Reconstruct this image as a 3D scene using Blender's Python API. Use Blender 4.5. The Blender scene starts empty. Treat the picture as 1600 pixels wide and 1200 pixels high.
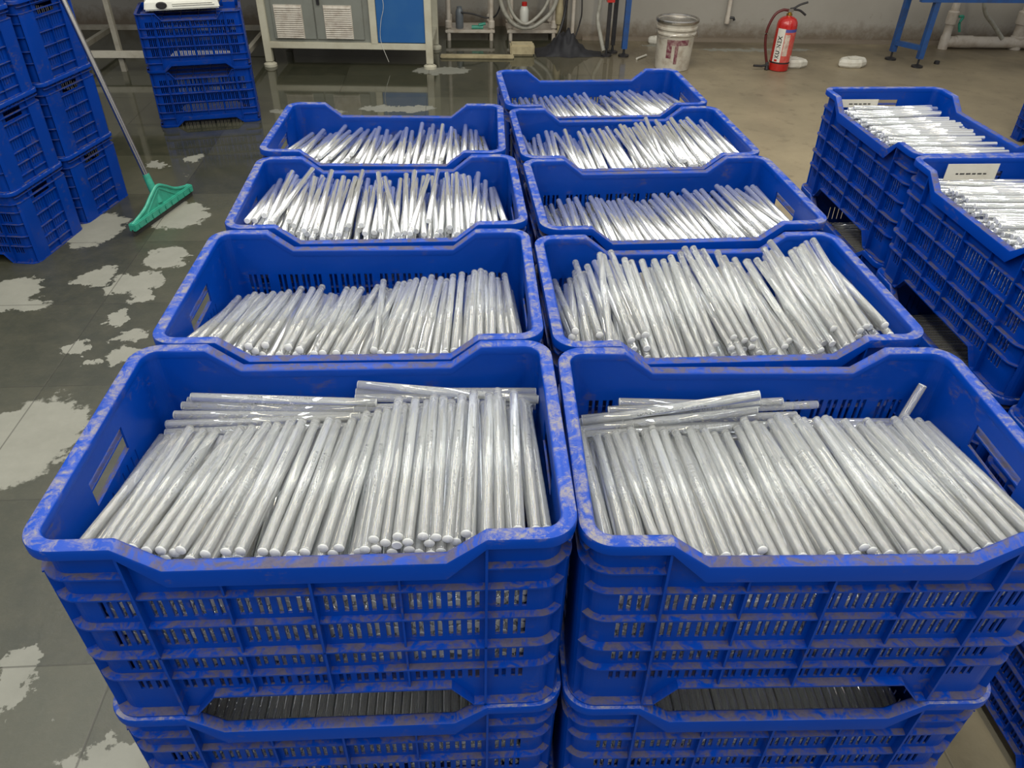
import bpy, bmesh, math, random
import numpy as np
from mathutils import Vector, Matrix
R_ = math.radians
rnd = random.Random(7)
S = bpy.context.scene
COL = S.collection

# ------------------------------------------------------------------ camera, world, lights, exposure
FZ = 0.975                                   # rim height of a stack of three crates
cd = bpy.data.cameras.new('camera'); cam = bpy.data.objects.new('camera', cd); COL.objects.link(cam)
cd.sensor_width = 36.0; cd.lens = 1196.81/1600*36; cd.clip_start = 0.02
p, r, yw = R_(36.833), R_(1.236), R_(4.429)
fw = Vector((math.sin(yw)*math.cos(p), math.cos(yw)*math.cos(p), -math.sin(p)))
rt = Vector((math.cos(yw), -math.sin(yw), 0)); up = rt.cross(fw)
r2 = rt*math.cos(r)+up*math.sin(r); u2 = -rt*math.sin(r)+up*math.cos(r)
cam.matrix_world = Matrix(((r2.x, u2.x, -fw.x, 0), (r2.y, u2.y, -fw.y, 0), (r2.z, u2.z, -fw.z, FZ+0.6519), (0, 0, 0, 1)))
S.camera = cam
w = bpy.data.worlds.new('world'); S.world = w; w.use_nodes = True
w.node_tree.nodes['Background'].inputs[0].default_value = (0.96, 0.97, 0.98, 1)
w.node_tree.nodes['Background'].inputs[1].default_value = 0.44
S.view_settings.view_transform = 'Standard'; S.view_settings.look = 'None'
S.view_settings.exposure = 0.12; S.view_settings.gamma = 1.0; S.view_settings.use_curve_mapping = False
try:
    S.cycles.use_denoising = True
    S.cycles.max_bounces = 24; S.cycles.transmission_bounces = 20; S.cycles.glossy_bounces = 4; S.cycles.diffuse_bounces = 10
    S.cycles.caustics_reflective = False; S.cycles.caustics_refractive = True; S.cycles.blur_glossy = 0.5
    S.cycles.sample_clamp_indirect = 4
except Exception: pass

def tube_lamp(x, y, z, L, W, e, col, rz=0.0):
    ld = bpy.data.lights.new('tube_lamp', 'AREA'); ld.shape = 'RECTANGLE'; ld.size = L; ld.size_y = W
    ld.energy = e; ld.color = col
    o = bpy.data.objects.new('tube_lamp', ld); COL.objects.link(o)
    o.location = (x, y, z); o.rotation_euler = (0, 0, rz)
WARM, COOL = (1.0, 0.90, 0.68), (0.93, 0.97, 1.0)
for x, y, L_, c, e in ((-2.2, 1.2, 7.5, COOL, 50), (-1.1, 1.2, 7.5, WARM, 80), (0.0, 1.2, 7.5, COOL, 80), (1.1, 1.2, 7.5, WARM, 80), (2.2, 1.2, 7.5, COOL, 52), (3.7, 2.6, 5.0, WARM, 32)):
    tube_lamp(x, y, 3.1, 0.14, L_, e, c)

# ------------------------------------------------------------------ helpers
class NT:
    def __init__(s, name):
        s.m = bpy.data.materials.new(name); s.m.use_nodes = True; s.t = s.m.node_tree; s.n = s.t.nodes
        s.b = s.n['Principled BSDF']
    def add(s, typ, ins=None, **kw):
        n = s.n.new(typ)
        for k, v in kw.items(): setattr(n, k, v)
        for k, v in (ins or {}).items():
            if isinstance(v, bpy.types.NodeSocket): s.t.links.new(v, n.inputs[k])
            else: n.inputs[k].default_value = v
        return n
    def math(s, op, a, b=0.0, clamp=False):
        return s.add('ShaderNodeMath', {0: a, 1: b}, operation=op, use_clamp=clamp).outputs[0]
    def vmath(s, op, a, b):
        return s.add('ShaderNodeVectorMath', {0: a, 1: b}, operation=op)
    def mix(s, f, a, b):
        n = s.n.new('ShaderNodeMix'); n.data_type = 'RGBA'
        for i, v in ((0, f), (6, a), (7, b)):
            if isinstance(v, bpy.types.NodeSocket): s.t.links.new(v, n.inputs[i])
            else: n.inputs[i].default_value = v if i == 0 else (*v, 1)
        return n.outputs[2]
    def noise(s, vec, scale, detail=4, rough=0.6, dist=0.0):
        return s.add('ShaderNodeTexNoise', {'Vector': vec, 'Scale': scale, 'Detail': detail, 'Roughness': rough, 'Distortion': dist}).outputs[0]
    def ramp(s, v, a, b):
        return s.add('ShaderNodeMapRange', {0: v, 1: a, 2: b}).outputs[0]
    def set(s, k, v):
        if isinstance(v, bpy.types.NodeSocket): s.t.links.new(v, s.b.inputs[k])
        else: s.b.inputs[k].default_value = v
    def bump(s, h, strength=0.3, dist=0.002):
        s.set('Normal', s.add('ShaderNodeBump', {'Height': h, 'Strength': strength, 'Distance': dist}).outputs[0])

def mottled(name, col, dirt=(0.12, 0.1, 0.08), amount=0.5, rough=0.5, metal=0.0, scale=6.0, coat=0.0):
    m = NT(name); co = m.add('ShaderNodeTexCoord').outputs['Object']
    n = m.noise(co, scale, 8, 0.65)
    f = m.math('MULTIPLY', m.ramp(n, 0.45, 0.75), amount)
    m.set('Base Color', m.mix(f, col, dirt)); m.set('Roughness', m.math('ADD', m.math('MULTIPLY', n, 0.2), rough-0.1)); m.set('Metallic', metal)
    m.set('Coat Weight', coat)
    return m.m

def crate_material():
    m = NT('blue_crate_plastic')
    co = m.add('ShaderNodeTexCoord').outputs['Object']; rd = m.add('ShaderNodeObjectInfo').outputs['Random']
    off = m.math('MULTIPLY', rd, 37.0)
    v = m.vmath('ADD', co, m.add('ShaderNodeCombineXYZ', {0: off, 1: off, 2: off}).outputs[0]).outputs[0]
    nz = m.add('ShaderNodeSeparateXYZ', {0: m.add('ShaderNodeNewGeometry').outputs['Normal']}).outputs[2]
    z = m.add('ShaderNodeSeparateXYZ', {0: co}).outputs[2]
    upf = m.ramp(nz, 0.55, 0.95)
    n1 = m.noise(v, 15, 8, 0.72); n2 = m.noise(v, 110, 6, 0.8); n3 = m.noise(v, 5, 3, 0.5)
    n4 = m.noise(m.vmath('MULTIPLY', v, (1.0, 1.0, 3.0)).outputs[0], 38, 7, 0.75, 0.6)
    rim = m.ramp(z, -0.006, -0.001)
    fin = m.math('MULTIPLY', m.math('MULTIPLY', upf, m.math('SUBTRACT', 1.0, rim)), m.ramp(n4, 0.42, 0.56))
    rimd = m.math('MULTIPLY', m.math('MULTIPLY', upf, rim), m.math('MULTIPLY', m.ramp(n4, 0.46, 0.58), m.math('ADD', 0.35, m.math('MULTIPLY', m.ramp(n2, 0.42, 0.58), 0.65))))
    side = m.math('MULTIPLY', m.math('MULTIPLY', m.ramp(n1, 0.55, 0.66), m.ramp(n4, 0.46, 0.60)), 0.75)
    inner = m.math('SUBTRACT', 1.0, m.math('MULTIPLY', m.ramp(m.add('ShaderNodeVectorMath', {0: m.vmath('MULTIPLY', co, (1/.2855, 0, 0)).outputs[0]}, operation='LENGTH').outputs[1], 1.0, 0.98), m.ramp(m.add('ShaderNodeVectorMath', {0: m.vmath('MULTIPLY', co, (0, 1/.1785, 0)).outputs[0]}, operation='LENGTH').outputs[1], 1.0, 0.98)))
    side = m.math('MULTIPLY', side, inner)
    d = m.math('MAXIMUM', m.math('MAXIMUM', m.math('MULTIPLY', fin, 0.8), m.math('MULTIPLY', rimd, 0.85)), side)
    base = m.mix(n3, (0.0001, 0.026, 0.21), (0.0001, 0.042, 0.32))
    dust = m.mix(rim, m.mix(n2, (0.024, 0.022, 0.026), (0.125, 0.10, 0.08)), (0.21, 0.19, 0.155))
    m.set('Base Color', m.mix(d, base, dust)); m.set('Specular IOR Level', 0.2)
    m.set('Roughness', m.math('ADD', m.math('MULTIPLY', d, 0.45), m.math('ADD', 0.22, m.math('MULTIPLY', n1, 0.22))))
    m.bump(n2, 0.12, 0.0015)
    return m.m

def rod_material():
    m = NT('clear_rod_plastic'); co = m.add('ShaderNodeTexCoord').outputs['Object']
    s = m.add('ShaderNodeSeparateXYZ', {0: co})
    n = m.noise(co, 40, 3, 0.6)
    # printed line of tiny dark characters along one side
    band = m.math('MULTIPLY', m.math('LESS_THAN', m.math('ABSOLUTE', s.outputs[0]), 0.0021), m.math('GREATER_THAN', s.outputs[2], 0.0))
    along = m.math('LESS_THAN', m.math('ABSOLUTE', s.outputs[1]), 0.052)
    sc = m.vmath('MULTIPLY', co, (450.0, 420.0, 1.0)).outputs[0]
    chars = m.ramp(m.noise(sc, 1.0, 1, 0.5), 0.50, 0.56)
    pr = m.math('MULTIPLY', m.math('MULTIPLY', band, along), m.math('MULTIPLY', chars, 0.85))
    m.set('Base Color', m.mix(pr, (0.96, 0.98, 0.98), (0.05, 0.06, 0.07)))
    m.set('Roughness', 0.015); m.set('IOR', 1.48); m.set('Coat Weight', 0.2); m.set('Coat Roughness', 0.03); m.set('Coat IOR', 1.65)
    m.set('Transmission Weight', m.math('SUBTRACT', 0.85, m.math('MULTIPLY', pr, 0.5)))
    return m.m

def floor_material():
    m = NT('wet_stone_floor'); co = m.add('ShaderNodeTexCoord').outputs['Object']
    s = m.add('ShaderNodeSeparateXYZ', {0: co}); X, Y = s.outputs[0], s.outputs[1]
    shift = m.vmath('ADD', co, (1.455+12*0.62, 5.55, 0.0)).outputs[0]
    br = m.add('ShaderNodeTexBrick', {'Vector': shift, 'Color1': (0, 0, 0, 1), 'Color2': (1, 1, 1, 1), 'Mortar': (0.5, 0.5, 0.5, 1), 'Scale': 1.0,
               'Mortar Size': 0.003, 'Mortar Smooth': 0.4, 'Bias': 0.0, 'Brick Width': 0.62, 'Row Height': 0.555}, offset=0.0, squash=1.0)
    tone = br.outputs[0]; joint = br.outputs[1]
    n1 = m.noise(co, 1.3, 8, 0.6); n2 = m.noise(co, 9, 8, 0.7); n3 = m.noise(co, 60, 5, 0.7)
    stone = m.mix(tone, (0.030, 0.032, 0.021), (0.058, 0.059, 0.040))
    stone = m.mix(m.math('MULTIPLY', m.ramp(n2, 0.4, 0.7), 0.4), stone, (0.085, 0.078, 0.05))
    # beige dry screed on the right and back
    gx = m.math('ADD', m.math('MULTIPLY', X, 0.9), m.math('MULTIPLY', m.math('SUBTRACT', n1, 0.5), 1.6))
    beige = m.ramp(gx, 0.6, 1.5)
    tan = m.mix(m.ramp(n1, 0.35, 0.65), (0.31, 0.255, 0.165), (0.21, 0.175, 0.115))
    tan = m.mix(m.math('MULTIPLY', m.ramp(n2, 0.55, 0.72), 0.6), tan, (0.09, 0.07, 0.045))
    back = m.math('MULTIPLY', m.ramp(Y, 5.9, 6.9), m.ramp(n1, 0.3, 0.6))
    tan = m.mix(m.math('MULTIPLY', back, 0.75), tan, (0.075, 0.06, 0.04))
    c = m.mix(beige, stone, tan)
    # pale dried patches with ragged outline
    wn = m.add('ShaderNodeTexNoise', {'Vector': co, 'Scale': 14.0, 'Detail': 6.0, 'Roughness': 0.65}).outputs['Color']
    wob = m.vmath('SCALE', m.vmath('SUBTRACT', wn, (0.5, 0.5, 0.5)).outputs[0], (0, 0, 0)); wob.inputs['Scale'].default_value = 0.22
    pw = m.vmath('ADD', co, wob.outputs[0]).outputs[0]
    P = [(-1.85, 2.88, 0.116, 0.119), (-1.79, 2.77, 0.126, 0.045), (-1.56, 3.0, 0.075, 0.086), (-1.37, 2.94, 0.106, 0.095), (-1.32, 2.82, 0.052, 0.045),
         (-1.36, 2.66, 0.045, 0.055), (-1.27, 2.52, 0.065, 0.043), (-1.43, 2.45, 0.04, 0.042), (-1.24, 2.40, 0.063, 0.05), (-1.36, 2.36, 0.041, 0.026),
         (-1.4, 1.93, 0.16, 0.22), (-1.25, 1.99, 0.035, 0.02), (-1.06, 1.06, 0.05, 0.085), (-0.77, 0.86, 0.10, 0.06), (-1.72, 3.46, 0.113, 0.18),
         (-1.38, 3.62, 0.13, 0.15), (-1.51, 4.39, 0.05, 0.053), (-1.69, 4.3, 0.053, 0.051), (-1.31, 3.17, 0.085, 0.099), (-1.0, 5.23, 0.25, 0.06),
         (-0.12, 6.24, 0.22, 0.11), (-0.41, 5.29, 0.25, 0.07), (1.73, 7.05, 0.1, 0.05), (2.6, 6.9, 0.5, 0.05)]
    tot = None
    for px, py, a, b in P:
        dx = m.vmath('MULTIPLY', m.vmath('SUBTRACT', pw, (px, py, 0)).outputs[0], (1/a, 1/b, 0)).outputs[0]
        d = m.add('ShaderNodeVectorMath', {0: dx}, operation='LENGTH').outputs[1]
        tot = d if tot is None else m.math('MINIMUM', tot, d)
    pale = m.ramp(tot, 1.06, 0.98)
    specks = m.ramp(m.noise(co, 7.0, 6, 0.75, 0.4), 0.71, 0.73)
    pale = m.math('MAXIMUM', pale, m.math('MULTIPLY', specks, m.math('SUBTRACT', 1.0, beige)))
    palec = m.mix(n2, (0.18, 0.18, 0.15), (0.29, 0.29, 0.25))
    c = m.mix(m.math('MULTIPLY', pale, 0.8), c, palec)
    c = m.mix(m.math('MULTIPLY', joint, m.math('MULTIPLY', m.math('SUBTRACT', 1.0, beige), 0.55)), c, (0.02, 0.018, 0.012))
    c = m.mix(m.math('MULTIPLY', m.math('SUBTRACT', n3, 0.5), 0.25), c, (0.2, 0.19, 0.15))
    m.set('Base Color', c)
    # standing water: towards the back left
    wet = m.math('MULTIPLY', m.ramp(m.math('ADD', Y, m.math('MULTIPLY', n1, 1.5)), 3.6, 5.2), m.ramp(gx, 1.9, 1.0))
    wet = m.math('MULTIPLY', wet, m.math('SUBTRACT', 1.0, m.math('MULTIPLY', pale, 0.8)))
    rough = m.math('ADD', m.math('MULTIPLY', m.math('SUBTRACT', 1.0, wet), 0.38), 0.06)
    rough = m.math('ADD', rough, m.math('MULTIPLY', pale, 0.25))
    m.set('Roughness', rough); m.set('Specular IOR Level', 0.62)
    m.bump(m.math('ADD', m.math('MULTIPLY', n3, m.math('SUBTRACT', 1.0, wet)), m.math('MULTIPLY', joint, -0.6)), 0.25, 0.003)
    return m.m

def wall_material():
    m = NT('painted_wall'); co = m.add('ShaderNodeTexCoord').outputs['Object']
    z = m.add('ShaderNodeSeparateXYZ', {0: co}).outputs[2]
    n1 = m.noise(co, 2.2, 8, 0.65); n2 = m.noise(co, 14, 6, 0.7)
    c = m.mix(n1, (0.28, 0.26, 0.225), (0.37, 0.35, 0.31))
    low = m.ramp(m.math('ADD', z, m.math('MULTIPLY', m.math('SUBTRACT', n2, 0.5), 0.22)), 0.17, 0.04)
    c = m.mix(m.math('MULTIPLY', low, 0.85), c, (0.13, 0.095, 0.06))
    c = m.mix(m.math('MULTIPLY', m.ramp(n2, 0.62, 0.72), 0.5), c, (0.17, 0.14, 0.09))
    m.set('Base Color', c); m.set('Roughness', 0.75); m.bump(n2, 0.3, 0.004)
    return m.m

M = dict(crate=crate_material(), rod=rod_material(), floor=floor_material(), wall=wall_material())
m_ = NT('rod_end_face'); m_.set('Base Color', (0.95, 0.96, 0.94, 1)); m_.set('Roughness', 0.35); m_.set('Transmission Weight', 0.5)
nn = m_.noise(m_.add('ShaderNodeTexCoord').outputs['Object'], 600, 3); m_.bump(nn, 0.2, 0.0005); M['rod_end'] = m_.m
M['steel'] = mottled('brushed_steel', (0.55, 0.53, 0.5), (0.2, 0.16, 0.12), 0.4, 0.28, 1.0, 12)
M['dull_steel'] = mottled('dull_painted_steel', (0.30, 0.28, 0.23), (0.12, 0.09, 0.06), 0.6, 0.5, 0.0, 9)
M['pale_bar'] = mottled('pale_steel_tube', (0.50, 0.47, 0.39), (0.2, 0.16, 0.1), 0.6, 0.45, 0.0, 9)
M['green'] = mottled('green_plastic', (0.035, 0.30, 0.21), (0.02, 0.12, 0.09), 0.6, 0.4, 0.0, 30)
M['rubber'] = mottled('black_rubber', (0.02, 0.02, 0.02), (0.07, 0.06, 0.05), 0.6, 0.6, 0.0, 20)
M['cream'] = mottled('cream_painted_frame', (0.50, 0.48, 0.38), (0.25, 0.2, 0.12), 0.5, 0.5, 0.0, 5)
M['grey_panel'] = mottled('grey_door_paint', (0.20, 0.21, 0.185), (0.12, 0.11, 0.09), 0.5, 0.45, 0.0, 4)
M['vent'] = mottled('cream_vent_slats', (0.56, 0.52, 0.45), (0.25, 0.19, 0.14), 0.7, 0.5, 0.0, 20)
M['blue_panel'] = mottled('blue_panel_paint', (0.012, 0.095, 0.30), (0.03, 0.13, 0.3), 0.7, 0.45, 0.0, 3)
M['blue_steel'] = mottled('blue_painted_steel', (0.015, 0.075, 0.26), (0.03, 0.04, 0.07), 0.8, 0.45, 0.0, 14)
M['black'] = mottled('black_plastic', (0.012, 0.012, 0.014), (0.06, 0.05, 0.05), 0.5, 0.45, 0.0, 12)
M['cloth'] = mottled('black_sheet', (0.010, 0.010, 0.013), (0.03, 0.03, 0.035), 0.6, 0.7, 0.0, 25)
M['white'] = mottled('white_plastic', (0.60, 0.60, 0.55), (0.28, 0.23, 0.16), 0.6, 0.4, 0.0, 10)
M['pvc'] = mottled('white_pvc_pipe', (0.55, 0.50, 0.43), (0.28, 0.2, 0.13), 0.7, 0.4, 0.0, 12)
M['foam'] = mottled('white_foam', (0.62, 0.60, 0.53), (0.35, 0.31, 0.22), 0.6, 0.8, 0.0, 14)
M['scale'] = mottled('off_white_casing', (0.62, 0.62, 0.56), (0.4, 0.38, 0.32), 0.4, 0.35, 0.0, 8)
M['red'] = mottled('red_paint', (0.46, 0.014, 0.010), (0.25, 0.01, 0.01), 0.4, 0.25, 0.0, 8, 0.5)
M['maroon'] = mottled('maroon_hose', (0.10, 0.012, 0.012), (0.03, 0.01, 0.01), 0.4, 0.4, 0.0, 12)
M['brass'] = mottled('brass', (0.55, 0.35, 0.08), (0.3, 0.15, 0.05), 0.3, 0.3, 1.0, 12)
M['label_white'] = mottled('label_white', (0.66, 0.64, 0.58), (0.45, 0.4, 0.33), 0.4, 0.5, 0.0, 14)
M['label_red'] = mottled('label_red', (0.52, 0.06, 0.05), (0.55, 0.3, 0.2), 0.5, 0.5, 0.0, 40)
M['label_pale'] = mottled('label_pale_print', (0.58, 0.5, 0.42), (0.3, 0.05, 0.04), 0.8, 0.5, 0.0, 45)
M['label_blue'] = mottled('label_blue', (0.06, 0.06, 0.28), (0.2, 0.2, 0.4), 0.4, 0.5, 0.0, 20)
M['ink'] = mottled('black_ink', (0.008, 0.008, 0.008), (0.02, 0.02, 0.02), 0.2, 0.6)
M['bucket'] = mottled('stained_white_bucket', (0.50, 0.47, 0.40), (0.22, 0.16, 0.11), 0.9, 0.5, 0.0, 11)
M['bucket_print'] = mottled('purple_bucket_print', (0.14, 0.03, 0.05), (0.5, 0.42, 0.36), 0.9, 0.5, 0.0, 25)
M['bucket_in'] = mottled('grey_bucket_inside', (0.16, 0.17, 0.15), (0.4, 0.38, 0.33), 0.7, 0.6, 0.0, 12)
M['yellow_block'] = mottled('cream_block', (0.42, 0.36, 0.22), (0.2, 0.16, 0.09), 0.7, 0.8, 0.0, 14)
M['grey_bottle'] = mottled('grey_bottle_plastic', (0.14, 0.16, 0.18), (0.06, 0.06, 0.06), 0.5, 0.4, 0.0, 20)
M['hose'] = mottled('translucent_grey_hose', (0.36, 0.35, 0.30), (0.16, 0.14, 0.1), 0.7, 0.35, 0.0, 30)
M['paper'] = mottled('paper_card', (0.52, 0.50, 0.44), (0.4, 0.36, 0.3), 0.5, 0.7, 0.0, 20)

class MB:
    def __init__(s): s.v = []; s.f = []; s.mi = []
    def add(s, vs, fs, mi=0):
        k = len(s.v); s.v += [tuple(v) for v in vs]; s.f += [tuple(i+k for i in f) for f in fs]; s.mi += [mi]*len(fs)
    def hexa(s, a, b, mi=0):     # a: bottom quad, b: top quad
        s.add(list(a)+list(b), [(3, 2, 1, 0), (4, 5, 6, 7), (0, 1, 5, 4), (1, 2, 6, 5), (2, 3, 7, 6), (3, 0, 4, 7)], mi)
    def box(s, x0, x1, y0, y1, z0, z1, mi=0, T=None):
        q = [(x0, y0), (x1, y0), (x1, y1), (x0, y1)]
        a = [Vector((x, y, z0)) for x, y in q]; b = [Vector((x, y, z1)) for x, y in q]
        if T: a = [T @ v for v in a]; b = [T @ v for v in b]
        s.hexa(a, b, mi)
    def tube(s, pts, rad, n=12, mi=0, caps=True, radii=None, sq=False):
        pts = [Vector(q) for q in pts]; rings = []
        ref = Vector((0, 0, 1)) if abs((pts[1]-pts[0]).normalized().z) < 0.9 else Vector((0, 1, 0))
        for i, q in enumerate(pts):
            t = (pts[min(i+1, len(pts)-1)]-pts[max(i-1, 0)]).normalized()
            a = t.cross(ref).normalized(); b = t.cross(a).normalized()
            rr = radii[i] if radii else rad
            rings.append([q+a*math.cos(2*math.pi*(j+(.5 if sq else 0))/n)*rr+b*math.sin(2*math.pi*(j+(.5 if sq else 0))/n)*rr for j in range(n)])
        fs = []
        for i in range(len(pts)-1):
            for j in range(n): fs.append((i*n+j, i*n+(j+1) % n, (i+1)*n+(j+1) % n, (i+1)*n+j))
        if caps: fs.append(tuple(range(n-1, -1, -1))); fs.append(tuple((len(pts)-1)*n+j for j in range(n)))
        s.add([v for rg in rings for v in rg], fs, mi)
    def lathe(s, prof, n=32, mi=0, c=(0, 0, 0), T=None):
        vs = []; fs = []
        for (rr, z) in prof:
            for j in range(n):
                v = Vector((c[0]+rr*math.cos(2*math.pi*j/n), c[1]+rr*math.sin(2*math.pi*j/n), c[2]+z)); vs.append(T @ v if T else v)
        for i in range(len(prof)-1):
            for j in range(n): fs.append((i*n+j, i*n+(j+1) % n, (i+1)*n+(j+1) % n, (i+1)*n+j))
        if prof[0][0] > 1e-4: fs.append(tuple(range(n-1, -1, -1)))
        if prof[-1][0] > 1e-4: fs.append(tuple((len(prof)-1)*n+j for j in range(n)))
        s.add(vs, fs, mi)
    def mesh(s, name, mats, smooth=None, bevel=0.0):
        me = bpy.data.meshes.new(name); me.from_pydata([tuple(v) for v in s.v], [], s.f)
        for mt in (mats if isinstance(mats, (list, tuple)) else [mats]): me.materials.append(M[mt])
        if any(s.mi): me.polygons.foreach_set('material_index', s.mi)
        bm = bmesh.new(); bm.from_mesh(me)
        bmesh.ops.remove_doubles(bm, verts=bm.verts, dist=1e-5)
        if bevel: bmesh.ops.bevel(bm, geom=[e for e in bm.edges if e.is_manifold and e.calc_face_angle(0) > R_(40)], offset=bevel, segments=2, affect='EDGES')
        bmesh.ops.recalc_face_normals(bm, faces=bm.faces)
        if smooth is not None:
            for f in bm.faces: f.smooth = True
            for e in bm.edges:
                if e.is_manifold and e.calc_face_angle(0) > R_(smooth): e.smooth = False
        bm.to_mesh(me); bm.free(); return me
    def build(s, name, mats, parent=None, smooth=None, bevel=0.0):
        o = bpy.data.objects.new(name, s.mesh(name, mats, smooth, bevel)); COL.objects.link(o)
        if parent: o.parent = parent
        return o
def tag(o, label=None, cat=None, group=None, kind=None):
    if label: o['label'] = label
    if cat: o['category'] = cat
    if group: o['group'] = group
    if kind: o['kind'] = kind
    return o
def empty(name, loc=(0, 0, 0), rz=0.0):
    o = bpy.data.objects.new(name, None); COL.objects.link(o); o.empty_display_size = 0.1
    o.location = loc; o.rotation_euler = (0, 0, rz); return o
def spline(pts, n=8):
    pts = [Vector(q) for q in pts]; out = []
    P = [pts[0]*2-pts[1]]+pts+[pts[-1]*2-pts[-2]]
    for i in range(1, len(P)-2):
        for k in range(n):
            t = k/n; a, b, c, d = P[i-1], P[i], P[i+1], P[i+2]
            out.append(0.5*((2*b)+(c-a)*t+(2*a-5*b+4*c-d)*t*t+(3*b-a-3*c+d)*t**3))
    out.append(pts[-1]); return out

# ------------------------------------------------------------------ setting
b = MB(); b.add([(-9, -3, 0), (9, -3, 0), (9, 9, 0), (-9, 9, 0)], [(0, 1, 2, 3)]); b.add([(-9, -3, -.1), (9, -3, -.1), (9, 9, -.1), (-9, 9, -.1)], [(3, 2, 1, 0)])
tag(b.build('floor', 'floor'), kind='structure')
b = MB()
def wallseg(b, x0, y0, x1, y1, h=3.6, t=0.2): b.hexa([(x0, y0, 0), (x1, y1, 0), (x1, y1+t, 0), (x0, y0+t, 0)], [(x0, y0, h), (x1, y1, h), (x1, y1+t, h), (x0, y0+t, h)])
wallseg(b, -9, 7.66, 1.0, 7.78); b.box(0.98, 1.1, 7.27, 7.9, 0, 3.6); wallseg(b, 1.0, 7.27, 9, 6.93)
tag(b.build('wall_back', 'wall'), kind='structure')
b = MB(); b.tube([(1.12, 7.255, 0.0), (9, 6.915, 0.0)], 0.03, 8)
tag(b.build('baseboard_back', 'wall'), kind='structure')

# ------------------------------------------------------------------ the crate
LX, LY, H, RC = 0.303, 0.196, 0.325, 0.040
BX, BY = LX-RC, LY-RC
def path_breaks():
    """points of the rounded rectangle: (side, x, y of corner-circle basis, nx, ny)"""
    xs = set()
    for c in (-.15, -.05, .05, .15):
        for pr_ in (-.0345, -.0115, .0115, .0345):
            for q in (-.0048, .0048): xs |= {round(c+pr_+q-.0028, 5), round(c+pr_+q+.0028, 5)}
    for c in (.2195, .2415):
        for q in (-.0048, .0048):
            for e in (-.0028, .0028): xs |= {round(c+q+e, 5), round(-(c+q+e), 5)}
    xs |= {-BX, BX, -.2, .2, -.155, .155, -.185, .185, .165, -.165}
    xs = sorted(xs)
    ys = set()
    for c in (-.0425, .0425):
        for pr_ in (-.024, -.008, .008, .024):
            ys |= {round(c+pr_-.0015, 5), round(c+pr_+.0015, 5)}
    ys |= {-BY, BY, -.055, .055, -.09, .09, 0.0}
    ys = sorted(ys)
    pts = []
    def corner(cx, cy, a0):
        for k in range(1, 8): a = a0+math.pi/2*k/8; pts.append(('c', cx, cy, math.cos(a), math.sin(a)))
    for x in xs: pts.append(('f', x, -BY, 0, -1))
    corner(BX, -BY, -math.pi/2)
    for y in ys: pts.append(('r', BX, y, 1, 0))
    corner(BX, BY, 0)
    for x in reversed(xs): pts.append(('b', x, BY, 0, 1))
    corner(-BX, BY, math.pi/2)
    for y in reversed(ys): pts.append(('l', -BX, y, -1, 0))
    corner(-BX, -BY, math.pi)
    return pts
PATH = path_breaks(); NP = len(PATH)
def taper(v):
    k = 1-0.014*min(max(-v[2], 0), .33)/.325
    return (v[0]*k, v[1]*k, v[2])
def pp(i, o, z):
    s, x, y, nx, ny = PATH[i % NP]; d = RC-o
    return taper((x+nx*d, y+ny*d, z))
def lerp(a, b, t): return a+(b-a)*min(max(t, 0), 1)
def ztop(i):
    s, x, *_ = PATH[i % NP]
    return lerp(0, -.036, (.2-abs(x))/.045) if s in 'fb' else 0.0
def zbot(i):
    s, x, *_ = PATH[i % NP]
    return lerp(-H, -.286, (.185-abs(x))/.03) if s in 'fb' else -H
ROWS = [(-.088, -.133), (-.146, -.187), (-.205, -.237), (-.250, -.279)]
def hole(i, z0, z1):
    a, b_ = PATH[i], PATH[(i+1) % NP]
    if a[0] != b_[0] or a[0] == 'c': return False
    zc = (z0+z1)/2
    row = any(r1 < zc < r0 for r0, r1 in ROWS)
    if a[0] in 'fb':
        xm = abs((a[1]+b_[1])/2)
        return row and any(abs(abs(xm-c)-.0048) < .0026 for c in (.0155, .0385, .0615, .0845, .1155, .1385, .1615, .1845, .2195, .2415))
    ym = (a[2]+b_[2])/2; wd = abs(a[2]-b_[2])
    if abs(ym) < .055 and -.0745 < zc < -.038: return True
    return row and any(abs(abs(ym)-c) < .0014 for c in (.0185, .0345, .0505, .0665))
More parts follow.
